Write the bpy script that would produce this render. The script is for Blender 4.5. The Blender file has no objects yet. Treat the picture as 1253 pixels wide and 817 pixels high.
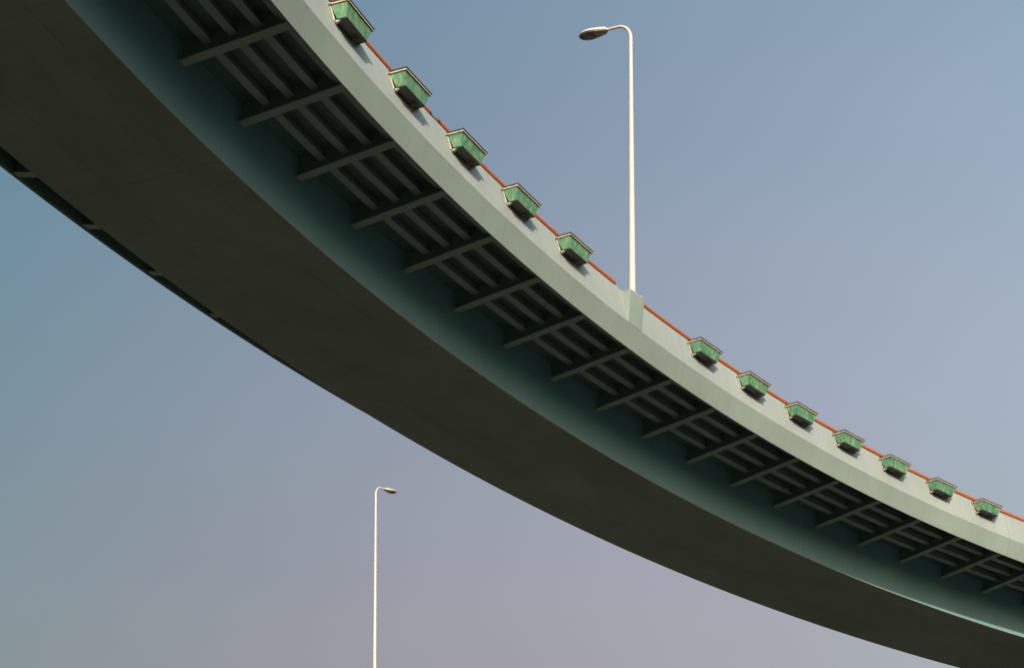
import bpy, bmesh, math, random
from mathutils import Vector, Matrix
random.seed(7)
sc = bpy.context.scene
COL = sc.collection
PI = math.pi

# ------------------------------------------------------------------ measures (metres)
EYE = 1.6                      # camera above the ground
Z0 = 24.0 + EYE                # lower edge of the near fascia above the ground
CX, CY, RB = 71.641, 8.536, 81.590     # plan centre of the curve and radius of the near fascia edge
TH0, TH1 = 0.10, 1.30          # built stretch of the ramp (radians about the centre)
BR0, BRD = 0.37431, 0.028697   # bracket pitch
PL1, PL2, PLD = 0.42594, 0.61259, 0.0332705   # planter pitch


def P(s, z, th):               # s = radial distance outward from the near fascia edge
    r = RB + s
    return Vector((CX - r*math.cos(th), CY + r*math.sin(th), Z0 + z))


# ------------------------------------------------------------------ materials
def newmat(name):
    m = bpy.data.materials.new(name); m.use_nodes = True
    nt = m.node_tree; b = nt.nodes['Principled BSDF']
    return m, nt, b


def N(nt, kind, **kw):
    n = nt.nodes.new(kind)
    for k, v in kw.items():
        if k == 'inp':
            for a, c in v.items(): n.inputs[a].default_value = c
        else: setattr(n, k, v)
    return n


def ramp(nt, fac, stops):
    r = N(nt, 'ShaderNodeValToRGB')
    e = r.color_ramp.elements
    while len(e) < len(stops): e.new(0.5)
    for i, (p, c) in enumerate(stops):
        e[i].position = p; e[i].color = (*c, 1)
    nt.links.new(fac, r.inputs[0]); return r.outputs[0]


def mix(nt, a, b, fac, mode='MIX'):
    m = N(nt, 'ShaderNodeMix', data_type='RGBA', blend_type=mode)
    for sock, v in ((m.inputs[0], fac), (m.inputs[6], a), (m.inputs[7], b)):
        if isinstance(v, (int, float)): sock.default_value = v
        elif isinstance(v, tuple): sock.default_value = (*v, 1)
        else: nt.links.new(v, sock)
    return m.outputs[2]


def math_(nt, op, a, b=0.0, c=None):
    m = N(nt, 'ShaderNodeMath', operation=op)
    for i, v in enumerate((a, b, c)):
        if v is None: continue
        if isinstance(v, (int, float)): m.inputs[i].default_value = v
        else: nt.links.new(v, m.inputs[i])
    return m.outputs[0]


def uvmap(nt, scale):
    t = N(nt, 'ShaderNodeTexCoord')
    mp = N(nt, 'ShaderNodeMapping'); mp.inputs['Scale'].default_value = scale
    nt.links.new(t.outputs['UV'], mp.inputs[0]); return mp.outputs[0], t


def seam(nt, coord, pitch, phase, width):      # 1 on a thin line repeated every pitch
    x = math_(nt, 'ADD', coord, phase)
    x = math_(nt, 'DIVIDE', x, pitch)
    x = math_(nt, 'FRACT', x)
    x = math_(nt, 'SUBTRACT', x, 0.5)
    x = math_(nt, 'ABSOLUTE', x)
    return math_(nt, 'LESS_THAN', x, width/pitch/2)


def steel_paint(name, base, streak=0.25, seam_u=0, seam_v=None, rough=0.45, dirt=(0.16, 0.15, 0.11), dirt_amt=0.25, seam_dark=0.35, phase=0.0, blotch=0.0, blotch_col=(0.20, 0.15, 0.10)):
    """weathered paint; UV is in metres: u along the ramp, v across the profile"""
    m, nt, b = newmat(name)
    v1, tc = uvmap(nt, (0.35, 0.35, 1))
    n1 = N(nt, 'ShaderNodeTexNoise', inp={'Scale': 1.0, 'Detail': 6.0, 'Roughness': 0.6})
    nt.links.new(v1, n1.inputs['Vector'])
    v2, _ = uvmap(nt, (5.0, 0.55, 1))
    n2 = N(nt, 'ShaderNodeTexNoise', inp={'Scale': 1.0, 'Detail': 5.0, 'Roughness': 0.62})
    nt.links.new(v2, n2.inputs['Vector'])
    f1 = ramp(nt, n1.outputs[0], [(0.35, (0, 0, 0)), (0.75, (1, 1, 1))])
    f2 = ramp(nt, n2.outputs[0], [(0.42, (0, 0, 0)), (0.74, (1, 1, 1))])
    hi = tuple(min(1, c*1.10) for c in base); lo = tuple(c*0.90 for c in base)
    c = mix(nt, lo, hi, f1)
    c = mix(nt, c, dirt, math_(nt, 'MULTIPLY', f2, streak*dirt_amt*2))
    sp = N(nt, 'ShaderNodeSeparateXYZ'); nt.links.new(tc.outputs['UV'], sp.inputs[0])
    sm = None
    if seam_u:
        sm = seam(nt, sp.outputs[0], seam_u, phase, 0.022)
    if seam_v:
        s2 = seam(nt, sp.outputs[1], seam_v[0], seam_v[1], 0.018)
        sm = s2 if sm is None else math_(nt, 'MAXIMUM', sm, s2)
    if sm is not None:
        dk = tuple(x*(1-seam_dark) for x in base)
        c = mix(nt, c, dk, math_(nt, 'MULTIPLY', sm, 0.8))
    if blotch:
        v4, _ = uvmap(nt, (0.11, 0.30, 1))
        n4 = N(nt, 'ShaderNodeTexNoise', inp={'Scale': 1.0, 'Detail': 7.0, 'Roughness': 0.68, 'Distortion': 0.6})
        nt.links.new(v4, n4.inputs['Vector'])
        c = mix(nt, c, tuple(x*0.55 for x in base), ramp(nt, n4.outputs[0], [(0.46, (0, 0, 0)), (0.66, (blotch,)*3)]))
        v5, _ = uvmap(nt, (1.6, 0.45, 1))
        n5 = N(nt, 'ShaderNodeTexNoise', inp={'Scale': 1.0, 'Detail': 8.0, 'Roughness': 0.7})
        nt.links.new(v5, n5.inputs['Vector'])
        c = mix(nt, c, blotch_col, ramp(nt, n5.outputs[0], [(0.56, (0, 0, 0)), (0.76, (blotch*0.6,)*3)]))
    nt.links.new(c, b.inputs['Base Color'])
    rr = math_(nt, 'MULTIPLY_ADD', n1.outputs[0], 0.25, rough-0.1)
    nt.links.new(rr, b.inputs['Roughness'])
    bp = N(nt, 'ShaderNodeBump', inp={'Strength': 0.25, 'Distance': 0.02})
    v3, _ = uvmap(nt, (0.9, 1.4, 1))
    n3 = N(nt, 'ShaderNodeTexNoise', inp={'Scale': 1.0, 'Detail': 3.0})
    nt.links.new(v3, n3.inputs['Vector'])
    h = n3.outputs[0]
    if sm is not None: h = math_(nt, 'SUBTRACT', h, math_(nt, 'MULTIPLY', sm, 0.4))
    nt.links.new(h, bp.inputs['Height']); nt.links.new(bp.outputs[0], b.inputs['Normal'])
    return m


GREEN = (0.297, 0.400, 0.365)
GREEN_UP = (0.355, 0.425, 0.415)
M = {}
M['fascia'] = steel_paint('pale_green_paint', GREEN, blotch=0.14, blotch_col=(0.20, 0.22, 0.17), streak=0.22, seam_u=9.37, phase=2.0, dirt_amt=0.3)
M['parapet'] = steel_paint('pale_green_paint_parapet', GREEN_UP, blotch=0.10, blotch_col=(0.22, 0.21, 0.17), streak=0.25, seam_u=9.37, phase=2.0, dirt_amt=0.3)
M['girder'] = steel_paint('girder_paint', (0.185, 0.41, 0.46), streak=0.2, seam_u=9.37, phase=0.6, dirt_amt=0.3)
M['soffit'] = steel_paint('soffit_paint', (0.31, 0.37, 0.31), streak=0.3, blotch=0.65, blotch_col=(0.30, 0.25, 0.17), seam_dark=0.45, seam_u=9.37, seam_v=(1.9, 0.2), phase=0.6, dirt_amt=0.35)
M['rib'] = steel_paint('rib_paint', (0.29, 0.40, 0.36), streak=0.3, dirt_amt=0.3)
M['bracket'] = steel_paint('bracket_paint', (0.33, 0.40, 0.345), streak=0.3, dirt_amt=0.3)
M['deck'] = steel_paint('shade_darkened_paint', (0.115, 0.20, 0.18), streak=0.3, dirt_amt=0.3)  # same paint darkened: underside and bracket-web shade put into the colour
M['orange'] = steel_paint('orange_rail_paint', (0.43, 0.115, 0.035), streak=0.5, rough=0.5, dirt=(0.25, 0.08, 0.04), dirt_amt=0.25)
M['concrete'] = steel_paint('concrete', (0.30, 0.29, 0.27), streak=0.4, rough=0.85, dirt_amt=0.4)
M['asphalt'] = steel_paint('asphalt', (0.05, 0.05, 0.05), streak=0.0, rough=0.9)


def object_paint(name, base, alt, scale, rough=0.45, metallic=0.0):
    m, nt, b = newmat(name)
    t = N(nt, 'ShaderNodeTexCoord')
    n = N(nt, 'ShaderNodeTexNoise', inp={'Scale': scale, 'Detail': 5.0, 'Roughness': 0.6})
    nt.links.new(t.outputs['Object'], n.inputs['Vector'])
    c = ramp(nt, n.outputs[0], [(0.35, base), (0.72, alt)])
    nt.links.new(c, b.inputs['Base Color'])
    b.inputs['Roughness'].default_value = rough; b.inputs['Metallic'].default_value = metallic
    return m


M['white'] = object_paint('cream_pole_paint', (0.65, 0.62, 0.58), (0.61, 0.58, 0.54), 3.0, 0.5)
M['cream'] = object_paint('cream_rim_paint', (0.56, 0.52, 0.43), (0.36, 0.32, 0.25), 14.0, 0.55)
M['liner'] = object_paint('dark_liner', (0.035, 0.03, 0.025), (0.06, 0.05, 0.04), 12.0, 0.7)
M['hanger'] = object_paint('galvanised_hanger', (0.55, 0.52, 0.45), (0.22, 0.19, 0.15), 16.0, 0.5, 0.2)
M['fitting'] = object_paint('rusty_fitting', (0.07, 0.055, 0.045), (0.14, 0.08, 0.05), 25.0, 0.8)
M['tray'] = object_paint('dark_base_tray', (0.085, 0.09, 0.085), (0.12, 0.12, 0.11), 9.0, 0.8)
M['soil'] = object_paint('soil', (0.05, 0.035, 0.02), (0.08, 0.06, 0.04), 20.0, 0.95)
M['gear'] = object_paint('gear_cover_paint', (0.50, 0.46, 0.39), (0.40, 0.37, 0.32), 9.0, 0.5)
m, nt, b = newmat('lamp_glass')
b.inputs['Base Color'].default_value = (0.24, 0.21, 0.17, 1); b.inputs['Roughness'].default_value = 0.12
M['glass'] = m

# weathered green planter: bleached vertical runs over mottled green
m, nt, b = newmat('weathered_green_planter')
t = N(nt, 'ShaderNodeTexCoord'); oi = N(nt, 'ShaderNodeObjectInfo')
off = N(nt, 'ShaderNodeVectorMath', operation='ADD')
cmb = N(nt, 'ShaderNodeCombineXYZ')
r10 = math_(nt, 'MULTIPLY', oi.outputs['Random'], 37.0)
for i in range(3): nt.links.new(r10, cmb.inputs[i])
nt.links.new(t.outputs['Object'], off.inputs[0]); nt.links.new(cmb.outputs[0], off.inputs[1])


def noise(scale3, detail=5, rough=0.6):
    mp = N(nt, 'ShaderNodeMapping'); mp.inputs['Scale'].default_value = scale3
    nt.links.new(off.outputs[0], mp.inputs[0])
    n = N(nt, 'ShaderNodeTexNoise', inp={'Scale': 1.0, 'Detail': detail, 'Roughness': rough})
    nt.links.new(mp.outputs[0], n.inputs['Vector']); return n.outputs[0]


n1 = noise((4.5, 4.5, 4.0)); n2 = noise((13, 13, 2.2)); n3 = noise((26, 26, 3.5))
c = ramp(nt, n1, [(0.36, (0.060, 0.215, 0.125)), (0.52, (0.095, 0.29, 0.17)), (0.70, (0.15, 0.36, 0.22))])
c = mix(nt, c, (0.34, 0.44, 0.27), math_(nt, 'MULTIPLY', ramp(nt, n2, [(0.46, (0, 0, 0)), (0.66, (1, 1, 1))]), 0.75))
c = mix(nt, c, (0.025, 0.10, 0.06), math_(nt, 'MULTIPLY', ramp(nt, n3, [(0.55, (0, 0, 0)), (0.75, (1, 1, 1))]), 0.7))
nt.links.new(c, b.inputs['Base Color']); b.inputs['Roughness'].default_value = 0.5
M['planter'] = m


# ------------------------------------------------------------------ helpers
def mesh_obj(name, bm, mat, parent=None, smooth=False):
    bmesh.ops.recalc_face_normals(bm, faces=bm.faces)
    me = bpy.data.meshes.new(name); bm.to_mesh(me); bm.free()
    me.materials.append(mat)
    if smooth:
        for p in me.polygons: p.use_smooth = True
        me.set_sharp_from_angle(angle=math.radians(35))
    o = bpy.data.objects.new(name, me); COL.objects.link(o)
    if parent: o.parent = parent
    return o


def thing(name, label, cat, loc, rotz=0.0, group=None):
    o = bpy.data.objects.new(name, None); COL.objects.link(o)
    o.location = loc; o.rotation_euler = (0, 0, rotz); o.empty_display_size = 0.3
    o['label'] = label; o['category'] = cat
    if group: o['group'] = group
    return o


def copy_tree(o, parent=None):
    c = o.copy(); COL.objects.link(c)
    if parent: c.parent = parent
    for ch in list(o.children): copy_tree(ch, c)
    return c


def sweep(prof, th0, th1, org, step=0.005, cap=True):
    """closed profile [(s,z)...] swept along the curve; UVs in metres"""
    bm = bmesh.new(); uv = bm.loops.layers.uv.new('UVMap')
    n = max(1, int(math.ceil((th1-th0)/step)))
    ths = [th0+(th1-th0)*i/n for i in range(n+1)]
    k = len(prof)
    rings = [[bm.verts.new(P(s, z, t)-org) for s, z in prof] for t in ths]
    per = [0.0]
    for i in range(k):
        a, c = prof[i], prof[(i+1) % k]
        per.append(per[-1]+math.hypot(a[0]-c[0], a[1]-c[1]))
    for i in range(n):
        for j in range(k):
            j2 = (j+1) % k
            f = bm.faces.new((rings[i][j], rings[i][j2], rings[i+1][j2], rings[i+1][j]))
            u0, u1 = ths[i]*RB, ths[i+1]*RB
            for lp, w in zip(f.loops, ((u0, per[j]), (u0, per[j+1]), (u1, per[j+1]), (u1, per[j]))):
                lp[uv].uv = w
    if cap:
        bm.faces.new(rings[0]); bm.faces.new(rings[-1])
    return bm


def box(bm, x0, x1, y0, y1, z0, z1, bev=0.0):
    vs = [bm.verts.new((x, y, z)) for x in (x0, x1) for y in (y0, y1) for z in (z0, z1)]
    fs = [bm.faces.new([vs[i] for i in q]) for q in ((0, 1, 3, 2), (4, 6, 7, 5), (0, 4, 5, 1), (2, 3, 7, 6), (0, 2, 6, 4), (1, 5, 7, 3))]
    if bev:
        es = list({e for f in fs for e in f.edges})
        bmesh.ops.bevel(bm, geom=es, offset=bev, segments=2, affect='EDGES')


def tube(bm, pts, radii, seg=16, cap=True):
    rings = []
    for i, p in enumerate(pts):
        p = Vector(p)
        d = (Vector(pts[min(i+1, len(pts)-1)])-Vector(pts[max(i-1, 0)])).normalized()
        a = Vector((0, 1, 0)) if abs(d.y) < 0.9 else Vector((1, 0, 0))
        u = d.cross(a).normalized(); v = d.cross(u)
        r = radii[i] if isinstance(radii, (list, tuple)) else radii
        rings.append([bm.verts.new(p+(u*math.cos(q)+v*math.sin(q))*r) for q in (2*PI*k/seg for k in range(seg))])
    for a, c in zip(rings, rings[1:]):
        for k in range(seg):
            bm.faces.new((a[k], a[(k+1) % seg], c[(k+1) % seg], c[k]))
    if cap:
        bm.faces.new(rings[0]); bm.faces.new(rings[-1])


def plate(bm, prof, y0, y1):
    """flat plate in the local x-z plane, from y0 to y1"""
    a = [bm.verts.new((x, y0, z)) for x, z in prof]; c = [bm.verts.new((x, y1, z)) for x, z in prof]
    bm.faces.new(a); bm.faces.new(c)
    for i in range(len(prof)):
        j = (i+1) % len(prof); bm.faces.new((a[i], a[j], c[j], c[i]))


def boxuv(me):
    uv = me.uv_layers.new(name='UVMap')
    for p in me.polygons:
        n = p.normal
        for li in p.loop_indices:
            co = me.vertices[me.loops[li].vertex_index].co
            ax = max(range(3), key=lambda i: abs(n[i]))
            uv.data[li].uv = ((co.y, co.z), (co.x, co.z), (co.x, co.y))[ax]


# ------------------------------------------------------------------ ground
def ground():
    m, nt, b = newmat('dark_ground')
    t = N(nt, 'ShaderNodeTexCoord')
    n = N(nt, 'ShaderNodeTexNoise', inp={'Scale': 0.03, 'Detail': 8.0, 'Roughness': 0.6})
    nt.links.new(t.outputs['Object'], n.inputs['Vector'])
    c = ramp(nt, n.outputs[0], [(0.35, (0.018, 0.017, 0.012)), (0.7, (0.030, 0.027, 0.018))])
    nt.links.new(c, b.inputs['Base Color']); b.inputs['Roughness'].default_value = 0.95
    bm = bmesh.new()
    R = 6000
    vs = [bm.verts.new((x, y, 0)) for x, y in ((-R, -R), (R, -R), (R, R), (-R, R))]
    bm.faces.new(vs)
    o = mesh_obj('ground', bm, m); o['kind'] = 'structure'


ground()


def bounce_strip():
    m, nt, b = newmat('bounce_strip_pale')
    t = N(nt, 'ShaderNodeTexCoord')
    n = N(nt, 'ShaderNodeTexNoise', inp={'Scale': 0.12, 'Detail': 8.0, 'Roughness': 0.65})
    nt.links.new(t.outputs['Object'], n.inputs['Vector'])
    c = ramp(nt, n.outputs[0], [(0.35, (0.070, 0.071, 0.056)), (0.7, (0.096, 0.097, 0.076))])
    nt.links.new(c, b.inputs['Base Color']); b.inputs['Roughness'].default_value = 0.9
    bm = bmesh.new(); a = []; e = []
    for i in range(61):
        t_ = 0.0+1.5*i/60
        for l, s_ in ((a, -8.0), (e, 17.0)):
            p = P(s_, 0, t_); p.z = 0.005; l.append(bm.verts.new(p))
    for i in range(60): bm.faces.new((a[i], e[i], e[i+1], a[i+1]))
    o = mesh_obj('road', bm, m); o['kind'] = 'structure'  # unseen pale strip added to bounce light onto the bridge underside


bounce_strip()


def low_sky_screen():
    """unseen dark slope added behind the viewer; it closes off the low sky on that side"""
    m, nt, b = newmat('sky_screen_green')
    t = N(nt, 'ShaderNodeTexCoord')
    n = N(nt, 'ShaderNodeTexNoise', inp={'Scale': 0.08, 'Detail': 10.0, 'Roughness': 0.7})
    nt.links.new(t.outputs['Object'], n.inputs['Vector'])
    c = ramp(nt, n.outputs[0], [(0.35, (0.012, 0.018, 0.010)), (0.7, (0.035, 0.045, 0.022))])
    nt.links.new(c, b.inputs['Base Color']); b.inputs['Roughness'].default_value = 1.0
    bm = bmesh.new(); rows = []
    rng = random.Random(3); ph = [rng.uniform(0, 6) for _ in range(6)]
    for i in range(121):
        a = math.radians(-205+230*i/120)
        hh = 76+10*math.sin(5*a+ph[0])+6*math.sin(11*a+ph[1])+4*math.sin(23*a+ph[2])
        hh *= min(1, i/12, (120-i)/12)
        row = []
        for d, k in ((255, 0), (285, .45), (320, .85), (350, 1.0), (420, .85), (600, 0)):
            row.append(bm.verts.new((30+d*math.cos(a), 30+d*math.sin(a), hh*k+(rng.uniform(-2, 2) if 0 < k < 1 else 0)-0.05)))
        rows.append(row)
    for p, q in zip(rows, rows[1:]):
        for j in range(5): bm.faces.new((p[j], q[j], q[j+1], p[j+1]))
    o = mesh_obj('added_sky_screen', bm, m, None, True); o['kind'] = 'structure'  # made-up slope, added to darken the upper girder web


low_sky_screen()

# ------------------------------------------------------------------ the curved ramp
org = P(4.4, 0, 0.60); org.z = 0.0
bridge = thing('curved_bridge', 'curved pale green steel box girder road bridge sweeping diagonally overhead', 'bridge', org)

S_A, Z_A = 2.554, -1.375       # near lower corner of the box
S_F, Z_F = 6.356, -1.465       # far lower corner
S_E, Z_E = 8.698, 0.199        # far fascia lower edge


def zd(s):                     # underside of the deck plate
    if s < 4.45: return 0.45-0.075*s
    return 0.116+0.075*(s-4.45)*1.9


lip = 0.005
b_ = sweep([(S_A-lip, Z_A), (S_F+lip, Z_F), (S_F+lip, Z_F+0.03), (S_A-lip, Z_A+0.03)], TH0, TH1, org)
mesh_obj('soffit_plate', b_, M['soffit'], bridge)
# webs, butted on the soffit plate and under the deck plate
b_ = sweep([(S_A, Z_A+0.032), (S_A-0.05, zd(S_A)-0.002), (S_A-0.02, zd(S_A)-0.002), (S_A+0.03, Z_A+0.032)], TH0, TH1, org)
mesh_obj('girder_web', b_, M['girder'], bridge)
b_ = sweep([(S_F, Z_F+0.032), (S_F+0.05, zd(S_F)-0.002), (S_F+0.02, zd(S_F)-0.002), (S_F-0.03, Z_F+0.032)], TH0, TH1, org)
mesh_obj('girder_web', b_, M['girder'], bridge)
# deck plate and road surface
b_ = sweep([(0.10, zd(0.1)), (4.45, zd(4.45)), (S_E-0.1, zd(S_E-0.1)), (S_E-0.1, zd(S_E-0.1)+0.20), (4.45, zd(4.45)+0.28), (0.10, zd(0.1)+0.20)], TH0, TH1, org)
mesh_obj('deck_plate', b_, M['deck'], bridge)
b_ = sweep([(0.30, zd(0.3)+0.225), (4.45, zd(4.45)+0.285), (S_E-0.3, zd(S_E-0.3)+0.225), (S_E-0.3, zd(S_E-0.3)+0.30), (4.45, zd(4.45)+0.36), (0.30, zd(0.3)+0.30)], TH0, TH1, org)
mesh_obj('road_surface', b_, M['asphalt'], bridge)

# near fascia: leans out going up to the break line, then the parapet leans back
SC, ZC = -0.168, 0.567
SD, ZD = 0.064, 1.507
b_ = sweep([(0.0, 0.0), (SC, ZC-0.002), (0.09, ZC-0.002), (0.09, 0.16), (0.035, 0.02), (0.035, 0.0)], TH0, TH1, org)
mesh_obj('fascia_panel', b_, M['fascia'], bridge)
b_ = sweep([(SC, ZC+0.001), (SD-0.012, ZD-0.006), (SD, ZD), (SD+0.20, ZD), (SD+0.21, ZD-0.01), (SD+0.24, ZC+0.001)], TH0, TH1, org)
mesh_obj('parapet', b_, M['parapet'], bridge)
# far fascia and parapet
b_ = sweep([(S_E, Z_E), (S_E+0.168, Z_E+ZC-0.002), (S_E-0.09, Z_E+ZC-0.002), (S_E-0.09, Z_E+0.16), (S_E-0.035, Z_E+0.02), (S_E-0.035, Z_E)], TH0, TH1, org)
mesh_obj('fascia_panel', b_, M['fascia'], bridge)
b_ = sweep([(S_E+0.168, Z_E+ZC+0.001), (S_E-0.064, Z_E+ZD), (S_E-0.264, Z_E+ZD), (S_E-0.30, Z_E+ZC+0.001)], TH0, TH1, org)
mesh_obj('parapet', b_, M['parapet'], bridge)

# trough-shaped stiffener ribs under both cantilevers
def rib(sc, zt):
    d = 0.24
    w, z = 0.092, zt(sc)
    k = zt(sc+0.5)-zt(sc-0.5)          # the flange follows the slope of the deck
    return sweep([(sc-w, z-d-w*k), (sc+w, z-d+w*k), (sc+w, z-d+0.016+w*k), (sc+0.008, z-d+0.016), (sc+0.008, z-0.003), (sc-0.008, z-0.003), (sc-0.008, z-d+0.016), (sc-w, z-d+0.016-w*k)], TH0, TH1, org)


for sc_ in (0.21, 0.74, 1.31, 1.88):
    mesh_obj('stiffener_rib', rib(sc_, zd), M['rib'], bridge)
for sc_ in (6.95, 7.5, 8.05):
    mesh_obj('stiffener_rib', rib(sc_, zd), M['rib'], bridge)


# brackets: web plate with cut-outs hidden above, wide bottom flange
def frame(th):
    return Matrix.Translation(P(0, 0, th)-org) @ Matrix.Rotation(PI-th, 4, 'Z')


def make_bracket(far=False):
    bm = bmesh.new()
    if not far:
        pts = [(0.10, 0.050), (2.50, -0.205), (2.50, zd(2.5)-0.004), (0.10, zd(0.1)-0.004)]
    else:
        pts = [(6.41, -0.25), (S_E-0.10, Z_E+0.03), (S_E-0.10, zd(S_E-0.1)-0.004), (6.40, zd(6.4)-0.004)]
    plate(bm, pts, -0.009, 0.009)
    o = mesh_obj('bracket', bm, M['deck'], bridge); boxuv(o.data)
    bm = bmesh.new()
    w = 0.115
    a, c = pts[0], pts[1]
    if not far: a = (0.06, 0.028+0.026)
    sl = (c[1]-a[1])/(c[0]-a[0])
    t = 0.024
    prof = [(a[0], a[1]-t), (c[0], c[1]-t), (c[0], c[1]-0.001), (a[0], a[1]-0.001)]
    plate(bm, prof, -w, w)
    f = mesh_obj('flange', bm, M['bracket'], o); boxuv(f.data)
    # bolts on the flange near both ends
    return o


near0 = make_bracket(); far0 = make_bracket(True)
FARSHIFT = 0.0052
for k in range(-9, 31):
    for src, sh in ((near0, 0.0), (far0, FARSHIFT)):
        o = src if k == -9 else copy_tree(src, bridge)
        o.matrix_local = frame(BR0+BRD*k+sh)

# longitudinal drain pipe of the deck edge: narrow angle iron running behind the fascia
b_ = sweep([(0.115, 0.10), (0.165, 0.10), (0.165, 0.115), (0.130, 0.115), (0.130, 0.20), (0.115, 0.20)], TH0, TH1, org)
mesh_obj('edge_strip', b_, M['rib'], bridge)
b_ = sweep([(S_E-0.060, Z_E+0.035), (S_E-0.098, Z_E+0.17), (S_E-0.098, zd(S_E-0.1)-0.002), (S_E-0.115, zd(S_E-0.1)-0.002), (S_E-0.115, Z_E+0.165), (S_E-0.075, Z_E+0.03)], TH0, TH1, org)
mesh_obj('edge_strip', b_, M['deck'], bridge)  # dark strip added over the far fascia's inner face, standing in for shade

# lamp plinth: carries the fascia plane up to the parapet top
TP0, TP1 = 0.5695, 0.5783
def slope_s(z): return z*SC/ZC
bm = bmesh.new()
zt = zt_pl = ZD-0.07
v = []
for t_ in (TP0, TP1):
    v.append([bm.verts.new(P(s, z, t_)-org) for s, z in ((SC-0.004, ZC+0.003), (SC-0.085, zt), (SD+0.19, zt+0.001), (SD+0.19, ZC+0.003))])
for j in range(4):
    bm.faces.new((v[0][j], v[0][(j+1) % 4], v[1][(j+1) % 4], v[1][j]))
bm.faces.new(v[0]); bm.faces.new(v[1])
o = mesh_obj('lamp_plinth', bm, M['fascia'], bridge); boxuv(o.data)

# orange handrail pipe on the parapet, interrupted at the plinth
RS, RZ, RR = SD+0.045, ZD+0.082, 0.067
def rail(th0, th1, collars):
    n = max(2, int((th1-th0)/0.006))
    pts = [P(RS, RZ, th0+(th1-th0)*i/n)-org for i in range(n+1)]
    bm = bmesh.new(); tube(bm, pts, RR, 14)
    r = mesh_obj('handrail', bm, M['orange'], bridge, True)
    uv = r.data.uv_layers.new(name='UVMap')
    for lp in r.data.loops:
        co = r.data.vertices[lp.vertex_index].co
        uv.data[lp.index].uv = (co.length*0.6, co.z)
    for t_ in collars:
        bm = bmesh.new()
        a, c = P(RS, RZ, t_)-org, P(RS, RZ, t_+0.0022)-org
        tube(bm, [a, c], RR+0.013, 14)
        k = mesh_obj('coupling', bm, M['orange'], r, True); boxuv(k.data)
    t_ = th0+0.004
    while t_ < th1:
        bm = bmesh.new()
        a, c = P(RS, ZD-0.01, t_)-org, P(RS, RZ-0.03, t_)-org
        tube(bm, [a, c], 0.022, 8)
        k = mesh_obj('rail_post', bm, M['orange'], r); boxuv(k.data)
        t_ += 0.045
    return r
rail(0.16, 0.5662, [0.5610])
rail(0.5808, 1.28, [])

# piers, outside the picture
for t_ in (0.16, 1.10):
    bm = bmesh.new()
    ctr = P(4.45, 0, t_)-org
    tube(bm, [(ctr.x, ctr.y, 0), (ctr.x, ctr.y, Z0-2.4), (ctr.x, ctr.y, Z0+Z_A-0.10)], [1.1, 1.1, 1.5], 24)
    o = mesh_obj('pier', bm, M['concrete'], bridge, True); boxuv(o.data)


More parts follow.
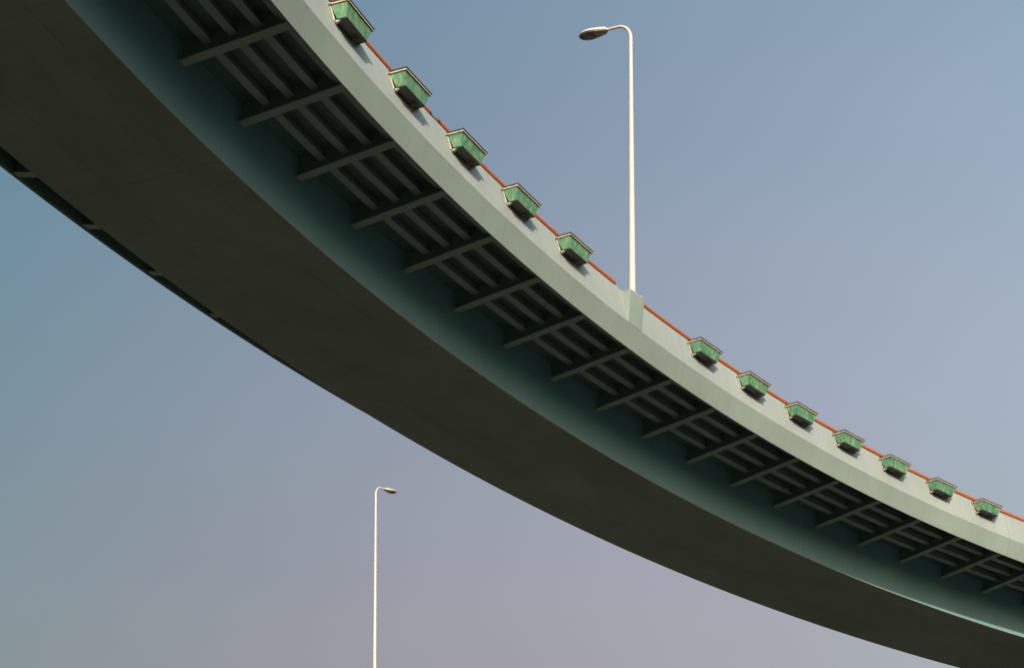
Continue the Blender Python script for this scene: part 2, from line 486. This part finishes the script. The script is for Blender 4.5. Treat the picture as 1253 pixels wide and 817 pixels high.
# ------------------------------------------------------------------ planters
PS, PZ = SD-0.05, 1.41              # rim top against the parapet
def make_planter(label, th):
    root = thing('planter_box', label, 'planter', P(PS, PZ-0.315, th), PI-th, 'planter boxes along the parapet')
    # local: x negative = out over the edge, +y = towards the left of the picture, z 0 = trough bottom
    L, D, H = 0.575, 0.43, 0.315
    lb, db = 0.455, 0.345       # half length and depth at the bottom
    wall = -0.015
    bm = bmesh.new()
    def ring(hl, d, z, back): return [bm.verts.new(q) for q in ((back, hl, z), (-d, hl, z), (-d, -hl, z), (back, -hl, z))]
    bk0, bk1 = -0.125, -0.005
    r0 = ring(lb, db, 0.0, bk0); r1 = ring(L-0.02, D-0.02, H-0.037, bk1)
    r2 = ring(L-0.05, D-0.05, H-0.045, bk1-0.03); r3 = ring(lb-0.01, db-0.01, 0.06, bk0-0.03)
    for a, c in ((r0, r1), (r1, r2), (r2, r3)):
        for j in range(4): bm.faces.new((a[j], a[(j+1) % 4], c[(j+1) % 4], c[j]))
    bm.faces.new(r0); bm.faces.new(r3)
    bmesh.ops.bevel(bm, geom=[e for e in bm.edges if abs((e.verts[0].co-e.verts[1].co).z) > 0.1 or max(v.co.z for v in e.verts) < 0.01], offset=0.012, segments=2, affect='EDGES')
    tr = mesh_obj('trough', bm, M['planter'], root)
    bm = bmesh.new(); box(bm, -db-0.004, bk0+0.02, -lb-0.004, lb+0.004, -0.012, -0.002, 0.003)
    mesh_obj('base_tray', bm, M['tray'], root)
    def frame_rim(name, out, z0, z1, wid, mat):
        bm = bmesh.new()
        prof = [(out, z0), (out, z1), (out-wid, z1), (out-wid, z0)]
        vs = [[bm.verts.new((x, y, z)) for x, y in ((bk1, L+o), (-D-o, L+o), (-D-o, -L-o), (bk1, -L-o))] for o, z in prof]
        for i in range(4):
            a, c = vs[i], vs[(i+1) % 4]
            for j in range(3): bm.faces.new((a[j], a[j+1], c[j+1], c[j]))
        bm.faces.new([vs[i][0] for i in range(4)]); bm.faces.new([vs[i][3] for i in range(4)])
        return mesh_obj(name, bm, mat, root)
    frame_rim('rim', 0.008, H-0.040, H-0.006, 0.05, M['cream'])
    frame_rim('liner_edge', 0.020, H-0.004, H+0.022, 0.05, M['liner'])
    # soil inside
    bm = bmesh.new(); box(bm, -D+0.07, -0.07, -L+0.07, L-0.07, H-0.09, H-0.05)
    mesh_obj('soil', bm, M['soil'], root)
    # two hangers: strap down the wall side and a foot under the trough
    for y in (L-0.012, -L+0.012):
        bm = bmesh.new(); sg = 1 if y > 0 else -1
        yb = sg*(lb+0.012)
        # strap follows the end of the trough
        pts = [(0.0, sg*(L+0.016), H-0.02), (-0.025, sg*(L-0.03), H-0.10), (-0.065, yb+sg*0.012, 0.03), (-0.085, yb+sg*0.010, -0.035)]
        tube(bm, pts, 0.019, 8)
        tube(bm, [(0.075, sg*(L+0.022), H-0.045), (-0.05, sg*(L+0.034), H-0.035)], 0.024, 8)
        hg = mesh_obj('hanger', bm, M['hanger'], root, True)
        bm = bmesh.new()
        tube(bm, [(-0.19, yb-sg*0.02, -0.035), (-0.10, yb-sg*0.02, -0.045), (-0.06, yb-sg*0.02, -0.045)], 0.020, 8)
        box(bm, -0.15, -0.10, yb-sg*0.02-0.035, yb-sg*0.02+0.035, -0.070, -0.026)
        mesh_obj('foot', bm, M['hanger'], hg)
    bm = bmesh.new()
    tube(bm, [(-0.19, -0.20, 0.0), (-0.19, -0.20, -0.06), (-0.19, -0.20, -0.075)], [0.04, 0.04, 0.022], 10)
    box(bm, -0.25, -0.13, -0.28, -0.12, -0.032, -0.0125)
    mesh_obj('drain', bm, M['fitting'], root)
    return root


ord_l = ['nearest to the lamp on its left', 'second to the left of the lamp', 'third to the left of the lamp', 'fourth to the left of the lamp', 'fifth to the left of the lamp, topmost']
ord_r = ['nearest to the lamp on its right', 'second to the right of the lamp', 'third to the right of the lamp', 'fourth to the right of the lamp', 'fifth to the right of the lamp', 'sixth to the right of the lamp', 'seventh to the right of the lamp, the rightmost']
half = 0.575/RB+0.0008
spots = [(PL1+PLD*(3-i)+half, ord_l[i]) for i in range(5)] + [(PL2+PLD*i+half, ord_r[i]) for i in range(7)]
proto = None
for th, w in spots:
    lab = 'green planter box on the parapet, ' + w
    if proto is None: proto = make_planter(lab, th)
    else:
        o = copy_tree(proto); o.location = P(PS, PZ-0.315+random.uniform(-0.006, 0.006), th+random.uniform(-0.0003, 0.0003))
        o.rotation_euler = (math.radians(random.uniform(-0.9, 0.9)), math.radians(random.uniform(-0.6, 0.2)), PI-th+math.radians(random.uniform(-0.5, 0.5))); o['label'] = lab


# ------------------------------------------------------------------ street lamps
def make_lamp(label, loc, rotz, height):
    """local: +x = arm direction, z 0 = underside of the base plate"""
    root = thing('street_lamp', label, 'street lamp', loc, rotz, 'tall cream street lamps')
    bm = bmesh.new(); box(bm, -0.098, 0.24, -0.42, 0.17, 0.0, 0.03, 0.006)
    for x in (-0.06, 0.19):
        for y in (-0.35, 0.13): tube(bm, [(x, y, 0.028), (x, y, 0.075)], 0.02, 6)
    mesh_obj('base_plate', bm, M['cream'], root)
    Rb = 0.46
    pts = []; rad = []
    hs = height-Rb
    for i in range(9):
        z = 0.031+(hs-0.031)*i/8; pts.append((0, 0, z)); rad.append(0.092-(0.092-0.050)*i/8)
    ang = math.radians(90-6)
    for i in range(1, 13):
        a = ang*i/12; pts.append((Rb*(1-math.cos(a)), 0, hs+Rb*math.sin(a))); rad.append(0.050-0.014*i/12)
    ex, ez = pts[-1][0], pts[-1][2]
    d = Vector((math.cos(math.radians(6)), 0, math.sin(math.radians(6))))
    tip = Vector((ex, 0, ez))+d*0.42
    pts.append(tuple(tip)); rad.append(0.031)
    bm = bmesh.new(); tube(bm, pts, rad, 20)
    mesh_obj('pole', bm, M['white'], root, True)
    # lamp head: teardrop shell, widest toward the tip
    Lh = 0.88
    tilt = math.radians(5)
    base = tip-d*0.10
    ex_ = Vector((math.cos(tilt), 0, math.sin(tilt))); ez_ = Vector((-math.sin(tilt), 0, math.cos(tilt))); ey_ = Vector((0, 1, 0))
    st = [(0.0, .050, .050), (0.03, .095, .080), (0.12, .125, .098), (0.25, .155, .112), (0.42, .192, .118), (0.6, .218, .112), (0.75, .205, .098), (0.88, .155, .072), (0.96, .085, .044), (1.0, .025, .016)]
    def hd(u, y, z): return base+ex_*(u*Lh)+ey_*y+ez_*z
    bm = bmesh.new(); seg = 14; rings = []
    for u, w, h in st:
        rr = [bm.verts.new(hd(u, w*math.cos(PI*k/seg), h*math.sin(PI*k/seg)**0.85-0.012)) for k in range(seg+1)]
        rr += [bm.verts.new(hd(u, -w*0.86, -0.030*min(1, w/.1))), bm.verts.new(hd(u, w*0.86, -0.030*min(1, w/.1)))]
        rings.append(rr)
    for a, c in zip(rings, rings[1:]):
        n = len(a)
        for k in range(n): bm.faces.new((a[k], a[(k+1) % n], c[(k+1) % n], c[k]))
    bm.faces.new(rings[0]); bm.faces.new(rings[-1])
    head = mesh_obj('lamp_head', bm, M['white'], root, True)
    def under(name, u0, u1, drop, mat):
        bm = bmesh.new(); rings = []; n = 10
        for i in range(n+1):
            u = u0+(u1-u0)*i/n
            for (ua, wa, _), (ub, wb, _) in zip(st, st[1:]):
                if ua <= u <= ub: w = wa+(wb-wa)*(u-ua)/(ub-ua)
            dd = drop*math.sin(PI*min(1, max(0, (u-u0)/(u1-u0)*0.86+0.07)))
            rings.append([bm.verts.new(hd(u, w*0.90*math.cos(PI*k/8), -0.033-0.012-dd*math.sin(PI*k/8))) for k in range(9)]+[bm.verts.new(hd(u, -w*0.8, -0.031)), bm.verts.new(hd(u, w*0.8, -0.031))])
        for a, c in zip(rings, rings[1:]):
            m_ = len(a)
            for k in range(m_): bm.faces.new((a[k], a[(k+1) % m_], c[(k+1) % m_], c[k]))
        bm.faces.new(rings[0]); bm.faces.new(rings[-1])
        return mesh_obj(name, bm, mat, head, True)
    under('glass_cover', 0.455, 0.955, 0.035, M['glass'])
    under('gear_cover', 0.06, 0.44, 0.012, M['gear'])
    return root


LAMP_H = 7.62
thm = TP0+0.0031
lamp = make_lamp('tall cream street lamp with curved neck standing on the bridge parapet', P(-0.150, zt_pl+0.002, thm), PI-thm, LAMP_H)

# distant lamp, on another ramp whose deck lies below the picture
F_PX, YH, PITCH = 2534.05, 1538.85, 0.1
def where(px, py, dep):
    c, s = math.cos(PITCH), math.sin(PITCH); cy = YH-F_PX*math.tan(PITCH)
    X = (px-626.5)/F_PX*dep; v = (cy-py)/F_PX*dep
    return Vector((X, dep*c-v*s, dep*s+v*c+EYE))
DEP = 107.0
top = where(459.9, 593.6, DEP)
lh = 9.9
lamp2 = copy_tree(lamp)
lamp2['label'] = 'distant cream street lamp against open sky below the bridge, its head turned right'
adir = math.radians(54)
lamp2.location = (top.x, top.y, top.z-lh); lamp2.rotation_euler = (0, 0, adir)
for ch in lamp2.children:      # a longer pole of its own
    if ch.name.startswith('pole'):
        me = ch.data.copy(); ch.data = me
        for v_ in me.vertices:
            if v_.co.z < 6.5: v_.co.z = v_.co.z*(6.4+lh-LAMP_H)/6.4 if v_.co.z < 6.4 else v_.co.z+lh-LAMP_H
            else: v_.co.z += lh-LAMP_H
    elif ch.name.startswith('lamp_head'):
        ch.location.z += lh-LAMP_H

fo = Vector((top.x, top.y, 0))
fv = thing('far_viaduct', 'grey concrete viaduct far behind, under the distant lamp', 'bridge', fo, PI/2)
zt_ = top.z-lh
bm = bmesh.new(); box(bm, -0.3, 9.0, -60, 40, zt_-2.0, zt_-1.2); box(bm, 2.2, 6.5, -60, 40, zt_-3.6, zt_-2.02)
o = mesh_obj('deck', bm, M['concrete'], fv); boxuv(o.data)
bm = bmesh.new(); box(bm, -0.3, 0.25, -60, 40, zt_-1.198, zt_-0.002)
o = mesh_obj('parapet', bm, M['concrete'], fv); boxuv(o.data)
for y in (-45, -10, 25):
    bm = bmesh.new(); tube(bm, [(4.35, y, 0), (4.35, y, zt_-3.62)], 1.2, 20)
    o = mesh_obj('pier', bm, M['concrete'], fv, True); boxuv(o.data)

# ------------------------------------------------------------------ light
ELEV, ALPHA = math.radians(22.1), -0.11
sx, sy = -math.sin(ALPHA), -math.cos(ALPHA)
to_sun = Vector((sx*math.cos(ELEV), sy*math.cos(ELEV), math.sin(ELEV)))
ld = bpy.data.lights.new('sun', 'SUN'); ld.energy = 3.6; ld.angle = math.radians(0.5); ld.color = (1.0, 0.89, 0.75)
lo = bpy.data.objects.new('sun', ld); COL.objects.link(lo)
lo.rotation_euler = (-to_sun).to_track_quat('-Z', 'Y').to_euler(); lo.location = (0, -20, 60)

w = bpy.data.worlds.new('World'); sc.world = w; w.use_nodes = True
nt = w.node_tree; bg = nt.nodes['Background']
sky = N(nt, 'ShaderNodeTexSky', sky_type='NISHITA')
sky.sun_disc = False; sky.sun_elevation = ELEV; sky.sun_rotation = math.atan2(sx, sy)
sky.air_density = 1.0; sky.dust_density = 3.0; sky.ozone_density = 1.0; sky.altitude = 0
# dusty air: the sky is paler towards the hazy side and pinker towards the horizon
tc = N(nt, 'ShaderNodeTexCoord'); sp = N(nt, 'ShaderNodeSeparateXYZ'); nt.links.new(tc.outputs['Generated'], sp.inputs[0])
cb = N(nt, 'ShaderNodeCombineXYZ')
ax = math_(nt, 'MAXIMUM', math_(nt, 'MINIMUM', sp.outputs[0], 0.30), -0.30)
az = math_(nt, 'SUBTRACT', math_(nt, 'MAXIMUM', math_(nt, 'MINIMUM', sp.outputs[2], 0.66), 0.16), 0.4)
hz = N(nt, 'ShaderNodeTexNoise', inp={'Scale': 5.0, 'Detail': 3.0, 'Roughness': 0.5})
hm = N(nt, 'ShaderNodeMapping'); hm.inputs['Scale'].default_value = (1, 1, 3.0)
nt.links.new(tc.outputs['Generated'], hm.inputs[0]); nt.links.new(hm.outputs[0], hz.inputs['Vector'])
uneven = math_(nt, 'MULTIPLY_ADD', hz.outputs[0], 0.09, 0.955)
for i, (k0, kx, kz, kzz, kxz, kxx) in enumerate(((1.650, 2.317, 0.928, -9.609, 7.265, -1.377), (1.227, 1.334, 2.25, -2.765, 3.152, 1.926), (0.987, 1.032, 1.998, -1.725, 2.29, 1.108))):
    v = math_(nt, 'MULTIPLY_ADD', ax, kx, k0)
    v = math_(nt, 'MULTIPLY_ADD', az, kz, v)
    v = math_(nt, 'MULTIPLY_ADD', math_(nt, 'MULTIPLY', az, az), kzz, v)
    v = math_(nt, 'MULTIPLY_ADD', math_(nt, 'MULTIPLY', ax, az), kxz, v)
    v = math_(nt, 'MULTIPLY_ADD', math_(nt, 'MULTIPLY', ax, ax), kxx, v)
    v = math_(nt, 'MINIMUM', math_(nt, 'MAXIMUM', v, 0.60), 2.2)
    nt.links.new(math_(nt, 'MULTIPLY', v, uneven), cb.inputs[i])
tint = N(nt, 'ShaderNodeVectorMath', operation='MULTIPLY')
nt.links.new(sky.outputs[0], tint.inputs[0]); nt.links.new(cb.outputs[0], tint.inputs[1])
nt.links.new(tint.outputs[0], bg.inputs[0]); bg.inputs[1].default_value = 0.10

# ------------------------------------------------------------------ camera
cam = bpy.data.cameras.new('camera'); co = bpy.data.objects.new('camera', cam); COL.objects.link(co)
co.location = (0, 0, EYE); co.rotation_euler = (PI/2+PITCH, 0, 0)
cam.sensor_fit = 'HORIZONTAL'; cam.sensor_width = 36.0; cam.lens = 36.0*F_PX/1253.0
cam.shift_y = ((YH-F_PX*math.tan(PITCH))-408.5)/1253.0
cam.clip_start = 0.1; cam.clip_end = 20000
sc.camera = co
sc.render.engine = 'CYCLES'
sc.view_settings.view_transform = 'Standard'; sc.view_settings.look = 'None'
sc.view_settings.exposure = 0.15; sc.view_settings.gamma = 1.0; sc.view_settings.use_curve_mapping = False
sc.cycles.max_bounces = 8; sc.cycles.diffuse_bounces = 5
